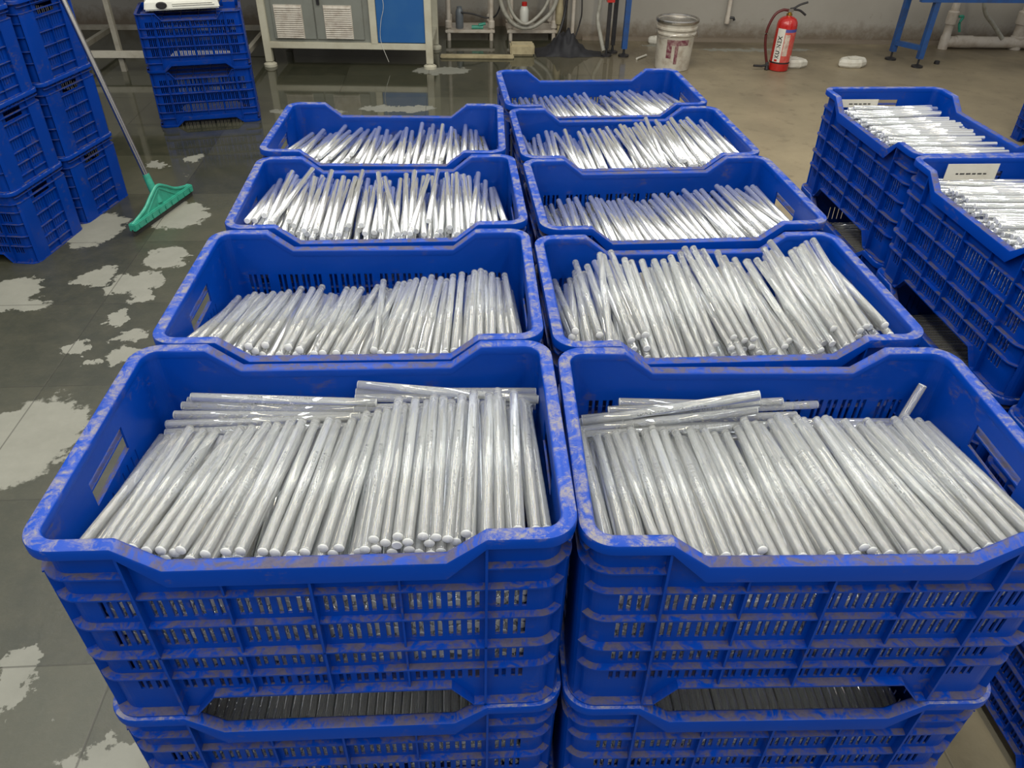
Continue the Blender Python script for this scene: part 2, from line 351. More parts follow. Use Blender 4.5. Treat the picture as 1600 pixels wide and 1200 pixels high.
def crate_meshes():
    w_ = MB()
    lv = []
    for i in range(NP):
        zt, zb = ztop(i)-.002, zbot(i)
        lv.append([zt, min(-.0375, zt-.001), -.0750]+[q for rr in ROWS for q in rr]+[zb])
    nl = len(lv[0]); O1, O2 = .0145, .0175
    V = [pp(i, O1, lv[i][k]) for i in range(NP) for k in range(nl)]+[pp(i, O2, lv[i][k]) for i in range(NP) for k in range(nl)]
    F = []; base = NP*nl
    solid = lambda i, k: 0 <= k < nl-1 and not hole(i % NP, lv[i % NP][k], lv[i % NP][k+1])
    for i in range(NP):
        j = (i+1) % NP
        for k in range(nl-1):
            if not solid(i, k): continue
            a, b_, c, d = i*nl+k, j*nl+k, j*nl+k+1, i*nl+k+1
            F.append((a, d, c, b_)); F.append((base+a, base+b_, base+c, base+d))
            if not solid(i, k-1): F.append((a, b_, base+b_, base+a))
            if not solid(i, k+1): F.append((d, base+d, base+c, c))
            if not solid(i-1, k): F.append((a, base+a, base+d, d))
            if not solid(i+1, k): F.append((b_, c, base+c, base+b_))
    w_.add(V, F)
    def rng(pred): 
        """contiguous index runs (cyclic) of path points satisfying pred"""
        ok = [pred(PATH[i]) for i in range(NP)]
        runs = []
        st = [i for i in range(NP) if ok[i] and not ok[i-1]]
        for s0 in st:
            e = s0
            while ok[(e+1) % NP] and e-s0 < NP: e += 1
            runs.append((s0, e))
        return runs
    def band(i0, i1, o0, o1, zt, zb):
        """a solid rib swept along the path from index i0 to i1"""
        idx = [i for i in range(i0, i1+1)]
        # thin out straight runs
        keep = [i for n_, i in enumerate(idx) if n_ in (0, len(idx)-1) or PATH[i % NP][0] == 'c' or PATH[(i-1) % NP][0] == 'c' or PATH[(i+1) % NP][0] == 'c' or abs(abs(PATH[i % NP][1])-.175) < .0101 or abs(abs(PATH[i % NP][1])-.155) < 1e-3]
        vs = []; fs = []
        for i in keep:
            t = zt(i) if callable(zt) else zt; bt = zb(i) if callable(zb) else zb
            vs += [pp(i, o0, t), pp(i, o1, t), pp(i, o1, bt), pp(i, o0, bt)]
        for n_ in range(len(keep)-1):
            a = n_*4; c = a+4
            for q in range(4): fs.append((a+q, a+(q+1) % 4, c+(q+1) % 4, c+q))
        fs += [(3, 2, 1, 0), tuple(len(vs)-4+q for q in range(4))]
        w_.add(vs, fs)
    th = .0026
    full_f = rng(lambda q: q[0] == 'f' or (q[0] == 'c' and q[2] < 0 and abs(q[4]) > .55))
    full_b = rng(lambda q: q[0] == 'b' or (q[0] == 'c' and q[2] > 0 and abs(q[4]) > .55))
    for runs in (full_f, full_b):
        for (a, b2) in runs:
            for z in (-.088, -.141, -.1965, -.2435): band(a, b2, .0045 if z != -.1965 else .002, .0150, z, z-th)
            band(a, b2, .002, .0150, lambda i: zbot(i)+.003, lambda i: zbot(i))
    for side, sg in (('f', -1), ('b', 1)):           # short corner fins under the rim
        for sx in (-1, 1):
            runs = rng(lambda q: (q[0] == side and q[1]*sx >= .199) or (q[0] == 'c' and q[2]*sg > 0 and q[1]*sx > 0 and abs(q[4]) > .55))
            for (a, b2) in runs: band(a, b2, .0045, .0150, -.052, -.0545)
    # solid columns wrapping each corner on the short sides
    for sx in (-1, 1):
        for sy in (-1, 1):
            runs = rng(lambda q: (q[0] in 'lr' and q[1]*sx > 0 and q[2]*sy >= .089) or (q[0] == 'c' and q[1]*sx > 0 and q[2]*sy > 0 and abs(q[4]) < .60))
            for (a, b2) in runs: band(a, b2, .0035, .0150, -.056, -H)
        runs = rng(lambda q: (q[0] in 'lr' and q[1]*sx > 0) or (q[0] == 'c' and q[1]*sx > 0 and abs(q[4]) < .60))
        for (a, b2) in runs:
            for z in (-.026, -.052): band(a, b2, .002, .0150, z, z-th)
            band(a, b2, .002, .0150, -H+.003, -H)
        runs = rng(lambda q: q[0] in 'lr' and q[1]*sx > 0 and abs(q[2]) <= .0901)
        for (a, b2) in runs:
            for z in (-.083, -.141, -.1965, -.2435, -.29): band(a, b2, .005, .0150, z, z-th)
    def vrib(x, y, nx, ny, z0, z1, o0=.003, t=.0026):
        d0, d1 = RC-o0, RC-.0150
        tx, ty = -ny*t/2, nx*t/2
        q = lambda d, z: [taper((x+nx*d+tx, y+ny*d+ty, z)), taper((x+nx*d-tx, y+ny*d-ty, z))]
        a, b2, c, e = q(d0, z1), q(d1, z1), q(d0, z0), q(d1, z0)
        w_.hexa([a[0], a[1], b2[1], b2[0]], [c[0], c[1], e[1], e[0]])
    for sg in (-1, 1):
        for x in (-.2, .2): vrib(x, sg*BY, 0, sg, -.006, -H, .002, .0032)
        vrib(0, sg*BY, 0, sg, -.045, -.287, .002, .0032)
        for x in (-.1, .1): vrib(x, sg*BY, 0, sg, -.045, -.287, .006)
        for y in (0,): vrib(sg*BX, y, sg, 0, -.083, -H, .006)
        for y in (-.09, .09): vrib(sg*BX, y, sg, 0, -.008, -.083, .004)
        # crossed struts under the rim of the short sides
        for k in range(-2, 2):
            y0, y1 = k*.028, (k+1)*.028
            for za, zb_ in ((-.012, -.026), (-.026, -.012)):
                d0, d1 = RC-.006, RC-.0150; t = .001
                a = [taper((sg*(BX+d), yy, zz)) for d, yy, zz in ((d0, y0, za-t), (d1, y0, za-t), (d1, y1, zb_-t), (d0, y1, zb_-t))]
                c = [taper((sg*(BX+d), yy, zz)) for d, yy, zz in ((d0, y0, za+t), (d1, y0, za+t), (d1, y1, zb_+t), (d0, y1, zb_+t))]
                w_.hexa(a, c)
    body = w_.mesh('body', 'crate')
    # rim: profile swept round the whole path
    rb = MB(); V = []; F = []
    keep = [i for i in range(NP) if PATH[i][0] == 'c' or PATH[i-1][0] == 'c' or PATH[(i+1) % NP][0] == 'c' or (PATH[i][0] in 'fb' and min(abs(abs(PATH[i][1])-q) for q in (.2, .155)) < 1e-4) or (PATH[i][0] in 'lr' and abs(PATH[i][2]) < 1e-4)]
    for i in keep:
        zt = ztop(i); dip = -zt/.036; lip = -.015-.012*dip
        pr_ = [(.0178, -.014), (.0140, -.014), (.0140, -.0035), (.0035, -.0035), (.0028, lip), (.0, lip), (.0, -.0030), (.0009, -.0009), (.0032, 0), (.0150, 0), (.0176, -.0008), (.0190, -.0030)]
        for o, z in pr_: V.append(pp(i, o, zt+z))
    n = 12
    for a in range(len(keep)):
        c = (a+1) % len(keep)
        for q in range(n): F.append((a*n+q, a*n+(q+1) % n, c*n+(q+1) % n, c*n+q))
    rb.add(V, F); rim = rb.mesh('rim', 'crate', smooth=40)
    # bottom: plate with raised underside frame
    pb = MB()
    ring = [pp(i, .0165, -.283) for i in keep]; ring2 = [(x, y, -.2865) for x, y, z in ring]
    k = len(ring); pb.add(ring+ring2, [tuple(range(k)), tuple(range(2*k-1, k-1, -1))]+[(q, k+q, k+(q+1) % k, (q+1) % k) for q in range(k)])
    for x in (-.15, -.05, .05, .15): pb.box(x-.0015, x+.0015, -.163, .163, -.296, -.2865)
    for y in (-.10, 0, .10): pb.box(-.262, .262, y-.0015, y+.0015, -.296, -.2865)
    for sx in (-1, 1):
        for sy in (-1, 1):
            pb.box(min(sx*.19, sx*.262), max(sx*.19, sx*.262), min(sy*.10, sy*.162), max(sy*.10, sy*.162), -.3235, -.2865)
    base = pb.mesh('base_panel', 'crate')
    return body, rim, base
BODY, RIM, BASE = crate_meshes()
crate_group = {}
def crate(x, y, zrim, ang, label, group, sz=1.0, inverted=False):
    """zrim: height of the rim (top when upright); ang in degrees"""
    e = empty('plastic_crate', (x, y, zrim), R_(ang))
    if inverted: e.rotation_euler = (math.pi, 0, R_(ang))
    e.scale = (1, 1, sz)
    for nm, me in (('body', BODY), ('rim', RIM), ('base_panel', BASE)):
        o = bpy.data.objects.new(nm, me); COL.objects.link(o); o.parent = e
    tag(e, label, 'crate', group); return e

STACKS = {'1L': (-.177, .760, -.84, .020), '1R': (.434, .742, -2.2, .007), '2L': (-.173, 1.183, -.9, 0), '2R': (.443, 1.167, .11, -.009),
          '3L': (-.167, 1.609, .63, -.011), '3R': (.458, 1.601, 1.6, -.016), '4L': (-.18, 2.040, -2.0, -.018), '4R': (.450, 2.010, 1.6, -.022),
          '5R': (.435, 2.443, 1.94, -.030), 'A': (1.350, 2.130, 90.5, -.030), 'B': (1.335, 1.527, 90, -.030), 'C': (1.34, .91, 90, -.030)}
NAMES = {'1L': 'nearest stack, left row', '1R': 'nearest stack, right row', '2L': 'second stack from the front, left row',
         '2R': 'second stack from the front, right row', '3L': 'third stack from the front, left row', '3R': 'third stack from the front, right row',
         '4L': 'farthest stack of the left row', '4R': 'fourth stack from the front, right row', '5R': 'farthest stack of the right row',
         'A': 'farthest sideways stack at the right', 'B': 'middle sideways stack at the right', 'C': 'nearest sideways stack at the right'}
TIER = ['blue crate filled with clear rods, top of the ', 'blue crate, middle one of the ', 'blue crate on the floor, bottom of the ']
frames = {}
for k, (x, y, a, z) in STACKS.items():
    s = (FZ+z)/FZ
    for t in range(3):
        zr = (FZ+z)-t*H*s
        crate(x, y, zr, a, TIER[t]+NAMES[k], 'crates in the rod-filled stacks', s)
        frames[k, t] = Matrix.Translation((x, y, zr)) @ Matrix.Rotation(R_(a), 4, 'Z')
# tall empty stacks at the left, short upside-down stack at the back, stack at the right edge
def side_stack(cx, cy, ang, n, name):
    for t in range(n):
        crate(cx, cy, H*(t+1), ang, 'empty blue crate, %s tier from the floor, %s' % (('lowest', 'second', 'third', 'fourth')[t], name), 'empty crates stacked on the left')
a = -9.3; ux, uy = math.cos(R_(a)), math.sin(R_(a))
side_stack(-1.824-.29*ux, 3.31-.29*uy, a, 4, 'front left stack')
a = -12.5; ux, uy = math.cos(R_(a)), math.sin(R_(a))
side_stack(-1.752-.29*ux, 3.71-.29*uy, a, 4, 'stack beside squeegee handle')
a = 12.9; ux, uy = math.cos(R_(a)), math.sin(R_(a))
bx_, by_ = (-1.839-1.275)/2-uy*.187, (4.918+5.047)/2+ux*.187
for t, nm in ((0, 'empty blue crate upside down on the wet floor under another'), (1, 'empty blue crate upside down carrying the white weighing scale')):
    crate(bx_, by_, H*t, a, nm, 'upside-down crates under the scale', 1.0, True)
for t in range(4):
    crate(3.72, 4.40, H*(t+1), 88, 'empty blue crate, %s tier of the stack cut by the right edge' % ('lowest', 'second', 'third', 'fourth')[t], 'crates at the right edge')

# ------------------------------------------------------------------ rods
RR, RL = .0064, .270
def rod_mesh(n, name):
    b = MB(); e = .0010; prof = [(RR-e, -RL/2), (RR, -RL/2+e), (RR, RL/2-e), (RR-e, RL/2)]
    vs = []; fs = []; mi = []
    for rr, y in prof:
        for j in range(n): vs.append((rr*math.cos(2*math.pi*j/n), y, rr*math.sin(2*math.pi*j/n)))
    for i in range(3):
        for j in range(n): fs.append((i*n+j, i*n+(j+1) % n, (i+1)*n+(j+1) % n, (i+1)*n+j)); mi.append(1 if i != 1 else 0)
    fs += [tuple(range(n-1, -1, -1)), tuple(3*n+j for j in range(n))]; mi += [1, 1]
    b.v, b.f, b.mi = vs, fs, mi
    return b
ROD = rod_mesh(28, 'rod').mesh('plastic_rod', ['rod', 'rod_end'], smooth=50)
LOW = rod_mesh(12, 'rod'); LOWV = np.array(LOW.v); LOWF = LOW.f; LOWM = LOW.mi
PROF = {  # far-end heights (u, z), near-end heights (u, z), yaw (u, radians), near y, spread of the near ends, disorder
 '1L': ([(-.28, -.105), (-.21, -.078), (-.14, -.078), (0, -.066), (.1, -.040), (.19, -.026), (.24, -.026), (.28, -.058)], [(-.25, -.030), (-.16, -.036), (-.06, -.047), (.02, -.040), (.1, -.026), (.16, -.026), (.27, -.02)],
        [(-.27, -.03), (-.2, .06), (-.1, .10), (0, .07), (.1, .02), (.2, .03), (.27, -.02)], -.166, .012, .022),
 '1R': ([(-.27, -.097), (-.18, -.082), (-.06, -.082), (0, -.068), (.06, -.053), (.14, -.070), (.22, -.058), (.28, -.07)], [(-.27, -.035), (-.18, -.052), (-.07, -.053), (.07, -.045), (.18, -.04), (.27, -.03)],
        [(-.27, .0), (-.1, -.02), (0, -.05), (.1, -.10), (.2, -.10), (.27, -.04)], -.166, .010, .020),
 '2L': ([(-.28, -.101), (-.24, -.081), (-.13, -.075), (-.05, -.079), (.05, -.055), (.13, -.057), (.19, -.046), (.25, -.053), (.28, -.086)], [(-.22, -.02), (-.1, -.040), (.06, -.043), (.15, -.044), (.27, -.02)],
        [(-.27, .0), (-.1, .05), (0, .10), (.1, .08), (.2, .02), (.27, .0)], -.166, .02, .035),
 '2R': ([(-.27, -.055), (-.19, -.008), (-.06, -.011), (.05, -.012), (.11, -.006), (.18, .010), (.235, .010), (.28, -.04)], [(-.27, -.03), (-.2, -.03), (-.07, -.05), (.02, -.055), (.1, -.05), (.185, -.03), (.27, -.01)],
        [(-.27, .02), (-.1, -.03), (0, -.07), (.1, -.08), (.2, -.05), (.27, -.0)], -.168, .070, .045),
 '3L': ([(-.26, -.028), (-.23, -.008), (-.06, -.022), (0, -.012), (.07, -.010), (.14, -.024), (.18, -.006), (.27, -.057)], [(-.24, -.015), (-.12, -.030), (.14, -.035), (.26, -.02)],
        [(-.27, .1), (-.15, .03), (0, .03), (.1, .0), (.2, -.03), (.27, -.1)], -.164, .060, .06),
 '3R': ([(-.24, -.077), (-.2, -.058), (-.03, -.070), (.03, -.056), (.11, -.048), (.19, -.042), (.27, -.036)], [(-.27, -.05), (0, -.05), (.27, -.03)],
        [(-.27, .02), (0, -.04), (.2, -.07), (.27, -.03)], -.166, .02, .035),
 '4L': ([(-.28, -.073), (-.2, -.047), (-.1, -.053), (0, -.056), (.09, -.041), (.22, -.048), (.27, -.095)], [(-.25, -.02), (-.13, -.040), (.08, -.038), (.19, -.03), (.27, -.02)],
        [(-.27, .0), (-.1, .10), (0, .05), (.2, .0), (.27, -.1)], -.162, .070, .06),
 '4R': ([(-.23, -.047), (-.15, -.037), (-.06, -.034), (.04, -.018), (.13, -.010), (.22, -.003), (.27, -.03)], [(-.27, -.05), (0, -.04), (.27, -.02)],
        [(-.27, .0), (0, -.05), (.2, -.10), (.27, -.03)], -.166, .03, .06),
 '5R': ([(-.235, -.068), (-.13, -.057), (-.02, -.06), (.08, -.053), (.2, -.040), (.27, -.06)], [(-.27, -.05), (0, -.045), (.27, -.03)],
        [(-.27, .0), (0, -.06), (.2, -.10), (.27, -.05)], -.166, .03, .045),
 'A': ([(-.27, -.035), (.0, -.030), (.2, -.030), (.23, -.034), (.27, -.10)], [(-.27, -.035), (0, -.030), (.23, -.03), (.27, -.10)], [(-.27, .0), (.27, .0)], -.150, .035, .02),
 'B': ([(-.27, -.03), (.1, -.03), (.22, -.035), (.27, -.05)], [(-.27, -.03), (.1, -.030), (.22, -.035), (.27, -.05)], [(-.27, .0), (.15, .03), (.27, .05)], -.150, .035, .02),
 'C': ([(-.27, -.06), (.27, -.06)], [(-.27, -.06), (.27, -.06)], [(-.27, .0), (.27, .0)], -.15, .03, .02)}
def pile(key, seed):
    far, near, yaws, yn, spread, dis = PROF[key]
    rg = np.random.default_rng(seed)
    fi = lambda tb, u: np.interp(u, [q[0] for q in tb], [q[1] for q in tb])
    dx = .0032; xs = np.arange(-.288, .2881, dx); ys = np.arange(-.18, .181, .02)
    def target(X, Y):
        t = np.clip((Y+.165)/.265, 0, 1); return fi(near, X)*(1-t)+fi(far, X)*t
    XX, YY = np.meshgrid(xs, ys)
    Hf = target(XX, YY)-(.060 if spread > .045 else .040)
    rods = []; fails = 0
    while fails < 6 and len(rods) < 320:
        best = None
        for c in range(22):
            x = rg.uniform(-.268, .268); yaw = fi(yaws, x)+rg.normal(0, dis)*(1 if rg.random() > .08 else 2.6)
            y0 = max(yn+rg.uniform(0, spread), -.166+(abs(x)-.25)*1.1); y1 = y0+RL*math.cos(yaw)
            xa, xb = x-math.sin(yaw)*RL/2*-1*-1, x+math.sin(yaw)*RL/2
            if abs(xa) > .272 or abs(xb) > .272: continue
            ri = np.where((ys >= y0) & (ys <= min(y1, .178)))[0]
            t = (ys[ri]-y0)/(y1-y0); xc = xa+(xb-xa)*t
            ci = np.round((xc+.288)/dx).astype(int)[:, None]+np.arange(-2, 3)[None, :]
            ci = np.clip(ci, 0, len(xs)-1)
            ddx = xs[ci]-xc[:, None]; prof = np.sqrt(np.maximum(RR*RR-ddx**2, 0)); ok = np.abs(ddx) < RR
            req = np.where(ok, Hf[ri[:, None], ci]+prof, -9).max(1)
            A_ = np.polyfit(t, req, 1); zl = np.polyval(A_, t); up_ = (req-zl).max()*.8
            zl = zl+up_
            ov = zl+RR-target(xc, ys[ri]); over = float(.5*ov.mean()+.5*ov.max())+.0015*abs(rg.normal())
            if best is None or over < best[0]: best = (over, xa, xb, y0, y1, A_[1]+up_, A_[0]+A_[1]+up_, ri, ci, zl[:, None]+prof, ok, yaw)
        if best is None: continue
        if best[0] > .004: fails += 1; continue
        over, xa, xb, y0, y1, z0, z1, ri, ci, top, ok, yaw = best
        sub = Hf[ri[:, None], ci]; Hf[ri[:, None], ci] = np.where(ok, np.maximum(sub, top), sub)
        rods.append((Vector((xa, y0, z0)), Vector((xb, y1, z1))))
    # how much of each rod is uncovered
    out = []
    for a, b_ in rods:
        t = np.linspace(.05, .95, 12); P_ = np.array(a)[None]*(1-t[:, None])+np.array(b_)[None]*t[:, None]
        ci = np.clip(np.round((P_[:, 0]+.288)/dx).astype(int), 0, len(xs)-1); ri = np.clip(np.round((P_[:, 1]+.18)/.02).astype(int), 0, len(ys)-1)
        vis = float((P_[:, 2]+RR > Hf[ri, ci]-.0035).mean()); out.append((vis, a, b_))
    out.sort(key=lambda q: -q[0]); return out, fi
def rod_matrix(F, a, b_, roll):
    d = (b_-a).normalized(); c = (a+b_)/2
    xx = d.cross(Vector((0, 0, 1))).normalized(); zz = xx.cross(d)
    return F @ (Matrix.Translation(c) @ Matrix(((xx.x, d.x, zz.x, 0), (xx.y, d.y, zz.y, 0), (xx.z, d.z, zz.z, 0), (0, 0, 0, 1))) @ Matrix.Rotation(roll, 4, 'Y'))
mass = []                                     # everything beyond the counted rods
WHERE = {'1L': 'nearest left crate', '1R': 'nearest right crate', '2L': 'second left crate', '2R': 'second right crate'}
def single(Mx, label, group):
    o = bpy.data.objects.new('plastic_rod', ROD); COL.objects.link(o); o.matrix_world = Mx
    tag(o, label, 'rod', group)
ONES = 'zero one two three four five six seven eight nine ten eleven twelve thirteen fourteen fifteen sixteen seventeen eighteen nineteen'.split()
def NUM(n): return ONES[n] if n < 20 else ['twenty', 'thirty', 'forty', 'fifty'][n//10-2]+('-'+ONES[n % 10] if n % 10 else '')
COUNT = {'1L': 84, '1R': 84, '2L': 50, '2R': 58}
for n_, key in enumerate(PROF):
    if key == 'C': continue
    rods, fi = pile(key, 11+n_); F = frames[key, 0]
    for i, (vis, a, b_) in enumerate(rods):
        Mx = rod_matrix(F, a, b_, rnd.uniform(-.8, .8) if rnd.random() < .55 else rnd.uniform(1.6, 4.6))
        if i < COUNT.get(key, 0):
            u = (a.x+b_.x)/2; lean = (b_.x-a.x)
            lean = 'tilted left' if lean < -.012 else 'tilted right' if lean > .012 else 'lying straight'
            single(Mx, 'clear rod %s, %s, %s cm from left wall of %s' % ('on top' if vis > .84 else 'partly buried', lean, NUM(max(1, round((u+.285)*100))), WHERE[key]), 'rods lengthwise in the '+WHERE[key])
        else: mass.append(Mx)
# rods lying crosswise behind the others in the two nearest crates
CROSS = {'1L': [(-.262, .118, -.104, .118, -.098), (-.262, .128, -.096, .126, -.088), (-.250, .135, -.084, .133, -.090), (-.240, .146, -.076, .140, -.084), (-.225, .150, -.063, .142, -.074),
                (-.236, .160, -.078, .158, -.088), (.005, .128, -.090, .124, -.080), (.010, .141, -.082, .136, -.080), (.012, .152, -.072, .143, -.070), (.016, .164, -.056, .128, -.062), (.012, .164, -.070, .152, -.066)],
         '1R': [(-.267, .118, -.108, .120, -.092), (-.268, .126, -.104, .132, -.072), (-.266, .138, -.100, .132, -.042), (-.264, .130, -.092, .142, -.054), (-.262, .146, -.100, .146, -.066),
                (-.205, .160, -.078, .162, -.088), (-.222, .152, -.088, .158, -.076), (-.165, .150, -.092, .160, -.084), (-.200, .140, -.100, .146, -.094), (-.185, .130, -.104, .132, -.100)]}
for key in CROSS:
    F = frames[key, 0]
    cnt = {}
    for x0, y0, z0, y1, z1 in sorted(CROSS[key], key=lambda q: q[1]):
        bd = 'left bundle' if x0 < -.1 and key == '1L' else 'right bundle' if key == '1L' else 'back bundle'
        cnt[bd] = cnt.get(bd, 0)+1
        a = Vector((x0, y0, z0)); b_ = a+Vector((math.sqrt(RL*RL-(y1-y0)**2-(z1-z0)**2), y1-y0, z1-z0))
        single(rod_matrix(F, a, b_, rnd.uniform(-1.5, 1.5)), 'clear rod lying crosswise in the %s, %s, %s from the front' % (WHERE[key], bd, ('first', 'second', 'third', 'fourth', 'fifth', 'sixth', 'seventh', 'eighth', 'ninth', 'tenth', 'eleventh')[cnt[bd]-1]), 'rods crosswise in the '+WHERE[key])
    for k in range(10):                       # what lies below them
        for q in range(4):
            for sx in (-1, 1):
                a = Vector((sx*.1365-.135+rnd.uniform(-.001, .001), .121+q*.0135, -.121-k*.0125)); mass.append(rod_matrix(F, a, a+Vector((RL, 0, 0)), 0))
a = Vector((.262, .165, -.050)); d = Vector((-.10, -.075, -.235)).normalized()
single(rod_matrix(frames['1R', 0], a+d*RL, a, 0), 'lone clear plastic rod standing steeply in back corner of nearest right crate', 'rods crosswise in the '+WHERE['1R'])
# the lower layers inside the crates (seen through the slots)
def fill(key, tier, z0, z1, y0=-.167):
    F = frames[key, tier]; z = z0; k = 0
    while z < z1:
        for i in range(39):
            x = -.250+i*.01295+(k % 2)*.004+rnd.uniform(-.0006, .0006); a = Vector((x, y0+rnd.uniform(0, .012), z+rnd.uniform(-.0008, .0008)))
            yj = rnd.uniform(-.004, .004)
            mass.append(rod_matrix(F, a, a+Vector((yj, RL, 0)), 0))
        z += .0128; k += 1
fill('1L', 0, -.272, -.105); fill('1R', 0, -.272, -.112)
fill('1L', 1, -.21, -.150); fill('1R', 1, -.21, -.150)
for key in ('A', 'B'): fill(key, 0, -.272, -.09); fill(key, 1, -.18, -.125)
for key in ('2L', '2R', '3L', '3R', '4L', '4R', '5R', 'C'): fill(key, 0, -.125, -.09)
nv = len(LOWV); V = np.empty((len(mass)*nv, 3))
for i, Mx in enumerate(mass):
    A_ = np.array(Mx); V[i*nv:(i+1)*nv] = LOWV @ A_[:3, :3].T+A_[:3, 3]
faces = []; mi = []
for i in range(len(mass)):
    faces += [tuple(q+i*nv for q in f) for f in LOWF]; mi += LOWM
me = bpy.data.meshes.new('plastic_rods'); me.from_pydata(V.tolist(), [], faces)
me.materials.append(M['rod']); me.materials.append(M['rod_end']); me.polygons.foreach_set('material_index', mi)
me.polygons.foreach_set('use_smooth', [len(f) == 4 for f in faces]); me.update()
o = bpy.data.objects.new('plastic_rods', me); COL.objects.link(o)
tag(o, 'heaped clear plastic rods filling the farther crates and the layers below', 'rods', None, 'stuff')

# paper tags standing in the side row crates
def paper(F, x, y, z, w_, h, label, lines):
    b = MB(); T = F @ Matrix.Translation((x, y, z))
    b.box(-.0004, .0004, -w_/2, w_/2, 0, h, 0, T); r_ = b.build('paper_tag', 'paper')
    b = MB(); t = MB()
    rr = random.Random(3)
    for ln in range(lines):
        yy = -w_*.30
        while yy < w_*.3:
            l = rr.uniform(.006, .016); b.box(-.0008, -.0005, yy, yy+l, h*(.35+.25*ln), h*(.35+.25*ln)+.0035, 0, T); yy += l+.004
    b.build('print', 'ink', r_)
    tag(r_, label, 'paper tag')
paper(frames['B', 0], .262, .045, -.050, .135, .042, 'pale paper tag with faint print against end wall of sideways crate', 1)
paper(frames['A', 0], .255, .085, -.050, .12, .024, 'pale paper tag lying behind rods in farthest sideways crate', 1)

# ------------------------------------------------------------------ squeegee
t = empty('floor_squeegee', (-1.455, 3.624, 0))
A_ = Vector((-1.523, 3.384, 0)); B_ = Vector((-1.386, 3.864, 0)); ax = (B_-A_).normalized(); nx_ = Vector((ax.y, -ax.x, 0)); Lh = (B_-A_).length
Tq = Matrix.Translation(-Vector(t.location)) @ Matrix(((ax.x, -nx_.x, 0, (A_.x+B_.x)/2), (ax.y, -nx_.y, 0, (A_.y+B_.y)/2), (0, 0, 1, 0), (0, 0, 0, 1)))
b = MB(); b.box(-Lh/2, Lh/2, -.004, .004, 0, .035, 0, Tq); b.build('rubber_blade', 'rubber', t)
b = MB(); b.box(-Lh/2, Lh/2, -.017, .017, .025, .062, 0, Tq)
for k in range(9): b.box(-Lh/2+.03+k*.054, -Lh/2+.044+k*.054, -.021, .021, .030, .055, 0, Tq)
b.build('blade_holder', 'green', t, bevel=.004)
b = MB()
P = [(-Lh/2+.01, .055), (-.13, .085), (-.06, .125), (0, .150), (.06, .125), (.13, .085), (Lh/2-.01, .055)]
b.tube([Tq @ Vector((x, 0, z)) for x, z in spline([(q[0], q[1], 0) for q in P]) and [(v.x, v.y) for v in spline([(q[0], q[1], 0) for q in P])]], .008, 8)
for x0, z0, x1, z1 in ((0, .14, -.12, .06), (0, .14, .12, .06), (0, .15, 0, .05)): b.tube([Tq @ Vector((x0, 0, z0)), Tq @ Vector((x1, 0, z1))], .006, 8)
b.build('bracing_web', 'green', t)
b = MB()
Pb = [(-Lh/2+.02, .058)]+[(q[0]*.97, q[1]-.004) for q in P[1:-1]]+[(Lh/2-.02, .058)]
vs = [Tq @ Vector((x, -.0025, z)) for x, z in Pb]+[Tq @ Vector((x, .0025, z)) for x, z in Pb]; k = len(Pb)
b.add(vs, [tuple(range(k)), tuple(range(2*k-1, k-1, -1))]+[(i, (i+1) % k, k+(i+1) % k, k+i) for i in range(k)])
b.build('web_panel', 'green', t)
h0 = Vector((-1.470, 3.62, .10)); h1 = Vector((-1.660, 3.69, .965)); hd = (h1-h0).normalized(); LO = Vector(t.location)
b = MB(); b.tube([h0-hd*.03-LO, h0+hd*.11-LO], .017, 14, radii=[.021, .016]); b.build('socket', 'green', t, smooth=40)
b = MB(); b.tube([h0+hd*.06-LO, h0+hd*1.22-LO], .0125, 16); b.build('pole', 'steel', t, smooth=40)
tag(t, 'green floor squeegee with steel pole leaning on the left crates', 'squeegee')

# ------------------------------------------------------------------ weighing scale on the short stack
t = empty('weighing_scale', (bx_-.03, by_-.02, 2*H), R_(12.9+3))
b = MB(); b.hexa([(-.21, -.15, .012), (.21, -.15, .012), (.21, .15, .012), (-.21, .15, .012)], [(-.20, -.14, .055), (.20, -.14, .055), (.20, .14, .055), (-.20, .14, .055)])
b.hexa([(-.20, -.14, .055), (.20, -.14, .055), (.20, .14, .055), (-.20, .14, .055)], [(-.165, -.105, .085), (.165, -.105, .085), (.165, .12, .085), (-.165, .12, .085)])
b.build('casing', 'scale', t, bevel=.008)
b = MB(); b.lathe([(.03, 0), (.03, .006), (.024, .008)], 24, 0, (0, 0, 0), Matrix.Translation((-.11, -.148, .040)) @ Matrix.Diagonal((1, 1, .62, 1)) @ Matrix.Rotation(R_(90), 4, 'X')); b.build('port', 'black', t)
b = MB(); b.box(-.16, .16, -.11, .13, .100, .106); b.build('weighing_plate', 'steel', t, bevel=.003)
b = MB(); b.lathe([(.05, .083), (.04, .101)], 24); b.build('plate_support', 'black', t)
b = MB(); b.tube([(-.05, -.146, .045), (.17, -.146, .045)], .0035, 6); b.tube([(-.05, -.147, .036), (.18, -.147, .036)], .0035, 6); b.build('moulded_ridge', 'scale', t)
for sx in (-1, 1):
    for sy in (-1, 1): b = MB(); b.lathe([(.014, 0), (.018, .013)], 12, 0, (sx*.17, sy*.11, 0)); b.build('foot', 'rubber', t)
tag(t, 'off-white weighing scale on the upside-down blue crates', 'scale')

